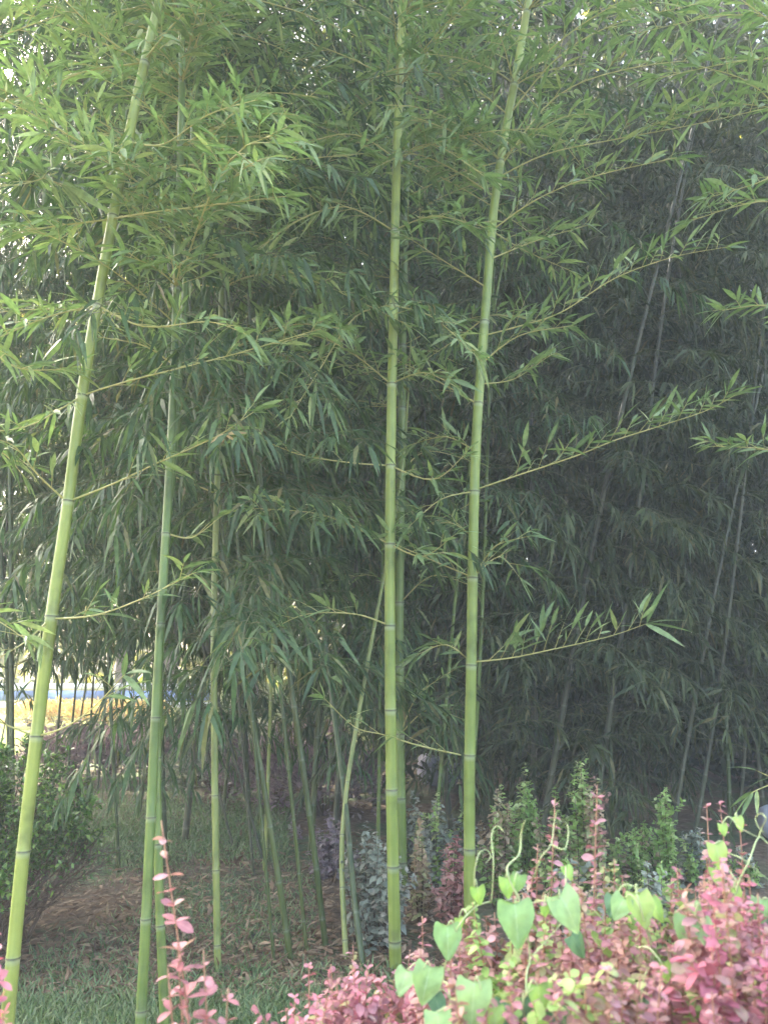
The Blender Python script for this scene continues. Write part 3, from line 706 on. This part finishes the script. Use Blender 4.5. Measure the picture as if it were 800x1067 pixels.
SHR = [  # label, u range, Y range, stems, foliage, hero tips
    ('hot pink barberry shrub at the bottom, leftmost of the pink mass', (285, 350), (1.5, 1.8), 16, ['bar_hot', 'bar_pink'], [(298, 1050), (322, 1005)]),
    ('hot pink barberry shrub at the foot of the central bamboo pair', (340, 440), (1.6, 2.1), 26, ['bar_hot', 'bar_pink', 'bar_pink'], [(368, 985), (345, 1005)]),
    ('dusky pink barberry shrub behind the lowest pale heart-shaped leaves', (420, 500), (1.5, 2.1), 24, ['bar_pink', 'bar_pink', 'bar_dusty'], [(440, 955)]),
    ('brownish pink barberry shrub carrying the two large pale heart-shaped leaves', (480, 580), (1.45, 2.0), 26, ['bar_dusty', 'bar_pink', 'bar_dusty', 'bar_green', 'bar_pink', 'bar_green'], [(578, 832), (560, 880), (555, 905)]),
    ('pink barberry shrub with one tall sprig standing above all the others', (580, 660), (1.4, 1.9), 24, ['bar_pink', 'bar_dusty', 'bar_pink'], [(622, 818), (640, 895), (648, 912)]),
    ('dusty rose barberry shrub at the bottom right, below the pale vine leaves', (640, 730), (1.25, 1.8), 26, ['bar_pink', 'bar_dusty', 'bar_pink', 'bar_green'], [(705, 905)]),
    ('barberry shrub with two close reddish tips against the dark at right', (715, 775), (1.5, 1.9), 22, ['bar_dusty', 'bar_pink', 'bar_red'], [(736, 838), (750, 838), (770, 850)]),
    ('bright pink barberry shrub in the bottom right corner', (720, 815), (1.15, 1.5), 26, ['bar_hot', 'bar_pink', 'bar_pink'], [(790, 985)]),
    ('low pink barberry shrub at the bottom edge under the vine leaves', (470, 700), (1.12, 1.3), 30, ['bar_pink', 'bar_dusty', 'bar_pink', 'bar_green'], []),
]
for lab, (ua, ub), (ya, yb), n, mats, hero in SHR:
    uc, yc = (ua + ub) / 2, (ya + yb) / 2
    b = P(uc, 1000, yc); b.z = 0
    root = thing('barberry_shrub', lab, 'shrub', b, 'pink barberries in the foreground')
    n = int(n * 2.0)
    for i in range(n + len(hero)):
        if i < n:
            u = rnd.uniform(ua, ub); Y = rnd.uniform(ya, yb)
            v = env(u) + 15 + (rnd.random() ** 1.1) * 150
            if ya < 1.14: v = rnd.uniform(1000, 1100)
        else:
            u, v = hero[i - n]; Y = (ya + yb) / 2
        tip = P(u, v, Y)
        foot = Vector((b.x + (tip.x - b.x) * .45 + rnd.uniform(-.03, .03), b.y + (tip.y - b.y) * .45, 0))
        big = i >= n
        shrub_stem(root, b, tip, foot, rnd.choice(mats), 'bar_stem', step=.028 if big else .023, whorl=(2, 4) if big else (3, 5), LL=(.022, .04), wr=(.55, .75), frm=.33, tints=(.15, .9), shoots=(0, 1) if big else (2, 4), lean=.4)
def sprigs(lab, tips, Y, mat, base_u, LL=(.028, .046)):
    b = P(base_u, 1060, Y); b.z = 0
    root = thing('barberry_shrub', lab, 'shrub', b, 'pink barberries in the foreground')
    for (u, v), fu in tips:
        f = P(fu, 1067, Y); foot = Vector((b.x + (f.x - b.x) * .5, b.y, 0))
        shrub_stem(root, b, P(u, v, Y), foot, mat, 'bar_stem', step=.034, whorl=(2, 4), LL=LL, wr=(.5, .65), frm=.5, tints=(.3, .62), lean=.6)
sprigs('lone arching sprigs of pale pink barberry between the green pair and slender culm', [((168, 855), 215), ((212, 990), 255), ((185, 985), 200), ((238, 1030), 235), ((175, 1010), 188)], 1.3, 'bar_pink', 225)
sprigs('few hot pink barberry leaves peeping in at the lower left edge', [((-4, 975), -20), ((0, 1020), -10), ((-12, 940), -30), ((5, 1052), 0)], 1.3, 'bar_hot', -30)

# mid-distance barberries
MID = [  # label, u, tip v, spread px, Y, stems, mats, leaf size
    ('grey-green barberry left of the foot of the central pair', 385, 850, 24, 4.3, 18, ['bar_grey'], 0),
    ('muted purple barberry behind the thin culms left of the grey shrub', 345, 835, 22, 5.4, 16, ['bar_purple'], 0),
    ('muted purple-grey barberry low between the rear cluster of culms', 300, 850, 25, 6.6, 14, ['bar_purple', 'bar_grey'], 0),
    ('tan-brown upright barberry between the central pair and the red shrub', 436, 850, 10, 4.6, 9, ['bar_tan'], 0),
    ('dark green barberry below the pale stone block', 455, 825, 18, 5.2, 14, ['bar_green', 'bar_grey'], 0),
    ('dull red upright barberry left of the thick pale culm', 473, 860, 11, 4.4, 10, ['bar_red'], 0),
    ('green and tan barberry right of the thick pale culm', 520, 810, 16, 4.8, 14, ['bar_green', 'bar_tan', 'bar_green'], 0),
    ('leafy green barberry with one tip rising above its neighbours', 547, 795, 14, 5.0, 12, ['bar_green'], 0),
    ('tan upright barberry behind the tall pink sprig', 575, 815, 14, 4.7, 10, ['bar_tan', 'bar_green'], 0),
    ('tall bright green column barberry, highest of the shrubs', 605, 775, 9, 4.6, 8, ['bar_green'], 0),
    ('pinkish tan column barberry close right of the tallest green one', 619, 792, 7, 4.5, 7, ['bar_tan', 'bar_dusty'], 0),
    ('small bright green column barberry, left of two standing in the dark', 664, 832, 6, 4.8, 6, ['bar_green'], 0),
    ('small bright green column barberry, right of two standing in the dark', 691, 806, 7, 4.8, 7, ['bar_green'], 0),
    ('grey-green barberry filling the space behind the tan upright one', 430, 822, 20, 5.6, 14, ['bar_grey', 'bar_green'], 0),
    ('dusky green barberry between the red shrub and the pale stone block', 486, 828, 16, 5.6, 12, ['bar_green', 'bar_grey'], 0),
    ('tan-tipped green barberry left of the tallest green column', 590, 835, 14, 5.0, 12, ['bar_tan', 'bar_green'], 0),
    ('pale grey barberry at the very foot of the central pair', 400, 885, 18, 4.15, 14, ['bar_grey'], 0),
    ('short green barberry between the tallest green column and the small left column', 640, 868, 16, 4.9, 10, ['bar_green'], 0),
    ('dim green barberry low in the dark between the right column shrub and the reddish tips', 722, 850, 20, 5.3, 14, ['bar_green', 'bar_grey'], 0),
    ('dim grey-green barberry low in the dark beside the grey boulder', 768, 862, 18, 5.3, 12, ['bar_grey', 'bar_green'], 0),
    ('dim green barberry low in the dark behind the two small columns', 678, 848, 22, 5.7, 12, ['bar_green', 'bar_tan'], 0),
    ('low dark green barberry under the two bright column shrubs', 680, 890, 40, 3.4, 18, ['bar_green', 'bar_grey'], 0),
    ('low green barberry between the vine tendrils and the tall green shrubs', 580, 880, 45, 3.2, 20, ['bar_green', 'bar_tan', 'bar_grey'], 0),
]
for lab, u, v, sp, Y, n, mats, _ in MID:
    b = P(u, v, Y); b.z = 0
    root = thing('barberry_shrub', lab, 'shrub', b, 'upright barberries under the bamboos')
    for i in range(int(n * 1.5)):
        uu = u + rnd.gauss(0, .6) * sp * 1.25; off = abs(uu - u) / (sp * 1.25)
        tip = P(uu, v + off * 35 + rnd.uniform(0, 45) * (i > 0), Y + rnd.uniform(-.15, .15))
        foot = Vector((b.x + (tip.x - b.x) * .5, b.y + rnd.uniform(-.06, .06), 0))
        shrub_stem(root, b, tip, foot, rnd.choice(mats), 'bar_stem_dark', step=.036, whorl=(3, 5), LL=(.034, .058), wr=(.55, .75), frm=.1, fine=False, lean=.15, shoots=(0, 1))

# far hedge shrubs, golden shrubs
def mound(name, lab, cat, group, c, rx, ry, h, n, LL, mat, seed_low=.0):
    root = thing(name, lab, cat, c, group)
    g, lv = Geo(), Leaves()
    for i in range(26):
        a = rnd.uniform(0, 6.28); q = rnd.uniform(.1, .85)
        tip = Vector((rx * q * math.cos(a), ry * q * math.sin(a), h * rnd.uniform(.5, .9)))
        g.tube([Vector((tip.x * .15, tip.y * .15, 0)), tip * .55 + Vector((0, 0, .05)), tip], [.008, .005, .002], 4)
    for i in range(n):
        a = rnd.uniform(0, 6.28); e = math.asin(rnd.uniform(-.1, 1)); q = 1 - .55 * rnd.random() ** 1.7
        q *= 1 + .09 * math.sin(a * 5 + e * 4) + .06 * math.sin(a * 11 - e * 7)
        p = Vector((rx * q * math.cos(a) * math.cos(e), ry * q * math.sin(a) * math.cos(e), max(.03, h * .35 + h * .65 * q * math.sin(e) if e > 0 else h * (.35 + .35 * math.sin(e * 8)))))
        d = Vector((math.cos(a) * math.cos(e), math.sin(a) * math.cos(e), math.sin(e) + .4)) + rv(.7)
        L = rnd.uniform(*LL); lv.add(p, d.normalized(), L, L * .55, .1, UP + rv(.6))
    g.build('stem_framework', M['bar_stem_dark'], root); lv.build('foliage', M[mat], root)
    return root
for i, (u, v, lab) in enumerate([(75, 812, 'purple-brown hedge shrub behind the round bush'), (118, 812, 'purple hedge shrub behind the thin dark culm'), (160, 812, 'purple hedge shrub behind the green pair of culms'), (205, 812, 'greyish purple hedge shrub left of the slender yellowish culm'), (262, 800, 'greyish hedge shrub far behind the rear cluster of culms'), (320, 800, 'dull grey-purple hedge shrub far left of the central pair'), (285, 838, 'dim purple-grey low shrub behind the rear cluster of culms'), (340, 850, 'dim purple low shrub right of the rear cluster of culms'), (230, 830, 'dim greyish low shrub behind the slender yellowish culm')]):
    mound('hedge_shrub', lab, 'shrub', 'purple hedge across the back', G(u, v), (.66), .5, .60, 2000, (.05, .09), ['bar_purple', 'bar_purple', 'bar_purple', 'bar_purple', 'bar_grey', 'bar_purple', 'bar_purple', 'bar_purple', 'bar_grey', 'bar_grey', 'bar_grey', 'bar_grey'][i])
for u, v, lab in [(62, 757, 'golden shrub in full sun beside the leaning yellow-green culm'), (95, 758, 'golden shrub in full sun, second from the leaning culm'), (128, 757, 'golden orange shrub in full sun between the thin dark culm and the green pair'), (152, 758, 'golden shrub in full sun just left of the green pair'), (32, 757, 'golden shrub in full sun left of the leaning culm')]:
    mound('golden_shrub', lab, 'shrub', 'golden shrubs beyond the purple hedge', G(u, v), .6, .5, .54, 900, (.07, .12), 'gold')

# round green bush at left
def bush():
    c = Vector((-2.05, 4.2, 0)); rx, ry, h = .62, .58, .97
    root = thing('round_bush', 'dense dark green round bush with small leaves at the left edge', 'bush', c)
    g = Geo(); lv = Leaves()
    for i in range(150):
        a = rnd.uniform(0, 6.28); e = math.asin(rnd.uniform(.12, 1)); q = rnd.uniform(.8, 1.02) * (1 + .07 * math.sin(a * 4 + e * 5))
        tip = Vector((rx * q * math.cos(a) * math.cos(e), ry * q * math.sin(a) * math.cos(e), .12 + (h - .12) * q * math.sin(e) ** .85))
        f = Vector((rnd.gauss(0, .07) + tip.x * .12, rnd.gauss(0, .07) + tip.y * .12, 0))
        mid = f.lerp(tip, .5) + Vector((tip.x * .08, tip.y * .08, .04)) + rv(.02)
        pts = catmull([f, mid, tip], 5); g.tube(pts, [.007 * (1 - .08 * j) for j in range(len(pts))], 4); ph = Path(pts)
        for j in range(22):     # side shoots near the outside
            x = ph.len * (1 - .55 * rnd.random() ** 1.6); p = ph.at(x)
            d = (ph.tan(x) + rv(.9)).normalized(); ln = rnd.uniform(.05, .12)
            g.tube([p, p + d * ln], [.002, .001], 3)
            for k in range(11):
                if p.z < .10 + .26 * max(0, min(1, (p.x + .05) / .5)) + rnd.uniform(-.1, .1): break
                qp = p + d * (ln * (k + 1) / 11); ld = (d * .5 + rv(.9)).normalized(); L = rnd.uniform(.022, .038)
                lv.add(qp, ld, L, L * .52, .1, UP + rv(.6))
    g.build('stem_framework', M['bar_stem_dark'], root); lv.build('foliage', M['box'], root)
bush()

# ------------------------------------------------------------------ heart-leaved vine
def heart_mesh(mat, s, name='leaf'):
    g = Geo(); N = 22; vs, cs = [], []; tb = rnd.random(); ph = rnd.uniform(0, 6); cup = rnd.uniform(.08, .24); bend = rnd.uniform(.12, .42)
    ks = [i / 6 for i in range(-6, 7)]
    for i in range(N + 1):
        t = i / N
        x = .55 * math.sin(math.pi * t ** .8) ** .62 * (1 - .45 * t) * (1 + .03 * math.sin(t * 9 + ph))
        y = .2 * math.sin(math.pi * min(t * 3.4, 1)) - .97 * t ** 1.3 - .03 * t
        for k in ks:
            a = abs(k); yy = y * a + (-t ** 1.1) * (1 - a)
            fr = ((-yy) * 4.2 + a * x * 2.6 + .15) % 1
            lat = max(0, 1 - abs(fr - .5) / .16) * .7 if 0 < t < .93 else 0
            z = cup * (a * x) ** 1.3 * .7 - bend * t * t + .018 * math.sin(8 * t + k * 4 + ph) - .012 * (1 - lat)
            vs.append(Vector((k * x, yy, z)) * s); cs.append((min(1, max(0, tb + .25 * math.sin(3 * k + 5 * t + ph))), 1.0 if a < .01 else lat, 0))
    m = len(ks)
    fs = [(i * m + j, i * m + j + 1, (i + 1) * m + j + 1, (i + 1) * m + j) for i in range(N) for j in range(m - 1)]
    g.add(vs, fs, cs)
    return g.mesh(name, mat)
def vine(lab, stems, leaves, Y):
    """stems: pixel lines with a depth; leaves: (u, v of the stalk end, size px, turn, pitch, mat, dY)"""
    b = P(stems[0][0][0], stems[0][0][1], Y); b.z = 0
    root = thing('climbing_vine', lab, 'vine', b, 'heart-leaved vines over the barberries')
    g = Geo()
    allp = []
    for k, line in enumerate(stems):
        pts = [P(u, v, Y + .03 * math.sin(i * 1.7 + k)) for i, (u, v) in enumerate(line)]
        if k == 0: pts = [Vector((b.x, b.y, 0)), pts[0].lerp(Vector((b.x, b.y, 0)), .5)] + pts
        pts = catmull(pts, 7); allp += pts; g.tube(pts, [(.002 if k == 0 else .0011) * (1 - .5 * i / len(pts)) for i in range(len(pts))], 6)
    for u, v, size, turn, pitch, mat, dy in leaves:      # leaf stalks
        p = P(u, v, Y + dy); q = min(allp, key=lambda t: (t - p).length + max(0, t.z - p.z + .005) * .5)
        m = p.lerp(q, .5) + Vector((0, 0, .012)); g.tube(catmull([q, m, p], 4), .0011, 5)
    s = g.build('vine_stem', M['vine_stem'], root, b)
    for u, v, size, turn, pitch, mat, dy in leaves:
        p = P(u, v, Y + dy)
        o = link_mesh('leaf', heart_mesh(M[mat], size * .8 / F * (Y + dy) / ray(u, v).y), root)
        # leaf lies in its own xy plane, tip along -y; stand it up facing the camera, tip down
        o.matrix_local = Matrix.Translation(p - b) @ Matrix.Rotation(turn * .6, 4, 'Z') @ Matrix.Rotation(R(90) - pitch, 4, 'X') @ Matrix.Rotation(turn, 4, 'Z')
VB, VY, VD = 'vine_blue', 'vine_yellow', 'vine_dark'
vine('vine with two large pale heart-shaped leaves and curling tendrils below the tall pink sprig',
     [[(548, 1050), (552, 1000), (545, 950), (528, 908), (541, 890), (543, 868), (547, 855)], [(540, 945), (560, 940), (575, 938), (590, 935)], [(556, 915), (563, 895), (574, 880), (577, 858), (580, 846)], [(574, 880), (588, 885), (592, 868), (590, 858), (583, 856)], [(552, 1000), (565, 985), (583, 965)], [(528, 908), (535, 925), (545, 940)]],
     [(536, 942, 52, .05, .35, VB, -.02), (583, 933, 50, .45, .45, VB, -.02), (527, 915, 24, .1, .5, VY, -.01), (541, 912, 22, -.2, .2, VB, .02), (589, 903, 18, .3, .6, VY, .02), (567, 945, 14, .1, .1, VY, -.02), (595, 975, 32, .6, .5, VD, .04)], 1.36)
vine('vine with pale heart-shaped leaves low between the pink shrubs and central pair',
     [[(470, 1060), (462, 1020), (470, 985), (480, 962), (496, 945), (510, 940)], [(462, 1020), (450, 1012), (440, 1010)], [(495, 935), (494, 912), (499, 890), (507, 886), (511, 893), (506, 900)], [(512, 940), (514, 900), (512, 870), (518, 861), (524, 866)]],
     [(466, 965, 40, 0, .4, VB, -.02), (448, 1008, 44, -.25, .45, VB, -.02), (424, 1012, 30, -.3, .7, VB, 0), (452, 1038, 28, .3, .9, VD, 0), (478, 957, 14, .2, .2, VY, 0), (497, 925, 22, .15, .2, VY, 0)], 1.42)
vine('vine with large pale and one bright heart-shaped leaf at the bottom edge',
     [[(500, 1080), (505, 1040), (500, 1030)], [(550, 1080), (545, 1045), (555, 1030)], [(600, 1080), (580, 1060), (570, 1050)]],
     [(494, 1024, 52, -.1, .4, VB, 0), (560, 1027, 33, .1, .35, VY, 0), (528, 1046, 40, -.2, .6, VD, .02), (545, 1040, 34, .2, .6, VD, .03), (578, 1052, 34, .3, .5, VD, .02), (455, 1055, 40, .1, .5, VB, 0), (515, 1050, 30, 0, .6, VY, .01)], 1.18)
vine('vine with a broad pale leaf cluster below the low dark green shrub',
     [[(668, 1060), (680, 1000), (672, 965), (664, 935), (662, 925)], [(690, 1015), (675, 1000), (660, 985)]],
     [(664, 932, 40, .1, .6, VY, 0), (650, 936, 30, -.5, .5, VB, 0), (678, 940, 28, .5, .5, VY, .01), (690, 1005, 24, .2, .3, VY, -.06), (640, 935, 26, -.3, .7, VD, .03)], 1.36)
vine('vine with a bluish pale leaf pair in the middle of the dusty rose shrub',
     [[(725, 1060), (728, 1000), (724, 960), (728, 940)], [(728, 985), (745, 975), (756, 972)]],
     [(716, 955, 38, -.2, .4, VB, 0), (730, 962, 36, .3, .5, VB, 0), (758, 975, 30, .1, .4, VY, .02), (722, 942, 20, .3, .5, VB, .02), (672, 1040, 26, -.1, .6, VD, .03)], 1.34)
vine('vine with bright leaves and a looping tendril over the right edge',
     [[(760, 1040), (766, 960), (768, 925), (780, 898), (790, 873), (800, 879), (812, 884)], [(790, 873), (794, 862), (798, 853), (792, 848), (787, 853), (790, 862), (796, 868)], [(790, 873), (780, 868), (770, 862), (764, 855)], [(758, 889), (775, 896), (790, 909), (806, 921)], [(766, 960), (780, 950), (790, 942)]],
     [(745, 880, 30, .1, .5, VY, 0), (768, 852, 17, .2, .5, VY, 0), (752, 859, 15, .1, .3, VY, 0), (764, 926, 22, .1, .3, VY, 0), (792, 938, 30, -.2, .5, VB, 0), (806, 945, 30, .4, .5, VB, .01), (745, 905, 22, .1, .5, VY, .02)], 1.4)

# ------------------------------------------------------------------ stones, barrier
def rock(name, lab, c, sx, sy, sz, mat, boxy):
    g = Geo(); n, m = 18, 12; vs = []
    for i in range(m + 1):
        for j in range(n):
            e = -math.pi / 2 + math.pi * i / m; a = 2 * math.pi * j / n
            f = lambda x: math.copysign(abs(x) ** boxy, x)
            p = Vector((f(math.cos(e)) * f(math.cos(a)), f(math.cos(e)) * f(math.sin(a)), f(math.sin(e))))
            k = 1 + .05 * math.sin(3 * p.x + 5 * p.y + 1) + .04 * math.sin(7 * p.z + 4 * p.x)
            vs.append(Vector((p.x * sx * k, p.y * sy * k, sz * .5 + p.z * sz * .55 * k)))
    fs = [(i * n + j, i * n + (j + 1) % n, (i + 1) * n + (j + 1) % n, (i + 1) * n + j) for i in range(m) for j in range(n)]
    g.add(vs, fs); o = g.build(name, M[mat]); o.location = c; tag(o, lab, 'stone')
rock('stone_block', 'pale lavender-white stone block on the ground behind the thick pale culm', G(457, 818), .25, .2, .34, 'stone', .68)
rock('boulder', 'pale grey rounded boulder at the right edge behind the looping tendril', G(806, 874), .10, .10, .24, 'stone_grey', .8)
def barrier():
    root = thing('barrier', 'low blue and white barrier seen in sunlight beyond the golden shrubs', 'barrier', (-8, 20, 0))
    def bxs(name, mat, boxes):
        for x0, x1, z0, z1, dy in boxes:
            g = Geo(); b = .02
            vs = [Vector((x, y, z)) for z in (z0, z1) for x, y in ((x0, -.06 + dy), (x1, -.06 + dy), (x1, .06 + dy), (x0, .06 + dy))]
            g.add(vs, [(3, 2, 1, 0), (4, 5, 6, 7), (0, 1, 5, 4), (1, 2, 6, 5), (2, 3, 7, 6), (3, 0, 4, 7)])
            g.build(name, M[mat], root, smooth=False)
    bxs('panel', 'rail_blue', [(-3 + i * 2.2 + .03, -3 + (i + 1) * 2.2 - .03, .42, .66, 0) for i in range(3)])
    bxs('rail', 'rail_white', [(-3, 3.6, .7, .84, 0), (-3, 3.6, .25, .38, 0)])
    bxs('post', 'rail_white', [(-3.03 + i * 2.2, -2.97 + i * 2.2 + .02, 0, .95, .14) for i in range(4)])
barrier()

# ------------------------------------------------------------------ grass and litter
def grass():
    lv = Leaves()
    def blades(n, ur, vr, h, dens):
        for i in range(n):
            vv = rnd.uniform(*vr)
            if not dens: vv = vr[1] - (vr[1] - vr[0]) * min(1.05, abs(rnd.gauss(0, .42)) + rnd.random() * .25)
            p = G(rnd.uniform(*ur), vv + 8 * math.sin(vv))
            if dens and math.sin(p.x * 3.1 + 1) * math.sin(p.y * 2.3) + rnd.uniform(-.7, .7) < 0: continue
            p.z = -.01; L = rnd.uniform(*h)
            d = Vector((rnd.uniform(-.8, .8), rnd.uniform(-.8, .8), 1)).normalized()
            lv.add(p, d, L, L * .06 + .002, rnd.uniform(.1, .6), UP + rv(1))
    blades(15000, (-60, 460), (1012, 1095), (.04, .10), False)
    blades(9000, (30, 330), (880, 1010), (.03, .09), True)
    blades(13000, (60, 300), (815, 900), (.05, .12), False)
    blades(2500, (40, 340), (730, 815), (.08, .2), True)
    tag(lv.build('grass', M['grass']), 'sparse low green grass growing around the bamboo feet', 'grass', kind='stuff')
    lv = Leaves()
    for i in range(7500):
        p = G(rnd.uniform(-40, 480), 850 + 190 * rnd.random() ** .8); p.z = rnd.uniform(-.005, .012)
        d = Vector((rnd.uniform(-1, 1), rnd.uniform(-1, 1), rnd.uniform(-.1, .25))).normalized()
        L = rnd.uniform(.04, .1); lv.add(p, d, L, L * rnd.uniform(.15, .3), .1, UP + rv(.5))
    tag(lv.build('leaf_litter', M['litter']), 'dry brown fallen bamboo leaves lying on the soil', 'fallen leaves', kind='stuff')
grass()

# ------------------------------------------------------------------ lens veil
def veil(density=.0078):  # added volume that imitates veiling glare in the lens and lifts the blacks
    g = Geo(); x0, x1, y0, y1, z0, z1 = -46.5, 46.5, -12.5, 80.5, -1.1, 29
    vs = [Vector((x, y, z)) for z in (z0, z1) for x, y in ((x0, y0), (x1, y0), (x1, y1), (x0, y1))]
    g.add(vs, [(3, 2, 1, 0), (4, 5, 6, 7), (0, 1, 5, 4), (1, 2, 6, 5), (2, 3, 7, 6), (3, 0, 4, 7)])
    m, nt, N, K = new_mat('veil_volume')
    v = N('ShaderNodeVolumePrincipled'); v.inputs['Color'].default_value = (.96, .95, .92, 1); v.inputs['Density'].default_value = density
    o = N('ShaderNodeOutputMaterial'); K(v.outputs[0], o.inputs['Volume'])
    tag(g.build('veil', m, smooth=False), 'thin pale haze added to stand in for glare in the lens', 'veil', kind='stuff')
veil()

# ------------------------------------------------------------------ render
scene.view_settings.view_transform = 'Standard'; scene.view_settings.look = 'None'
scene.view_settings.exposure = 3.5; scene.view_settings.gamma = 1
scene.render.engine = 'CYCLES'
c = scene.cycles
c.max_bounces = 6; c.diffuse_bounces = 3; c.glossy_bounces = 2; c.transmission_bounces = 3; c.volume_bounces = 0; c.transparent_max_bounces = 4
c.use_denoising = True; c.sample_clamp_indirect = 4
c.use_adaptive_sampling = True; c.adaptive_threshold = .02
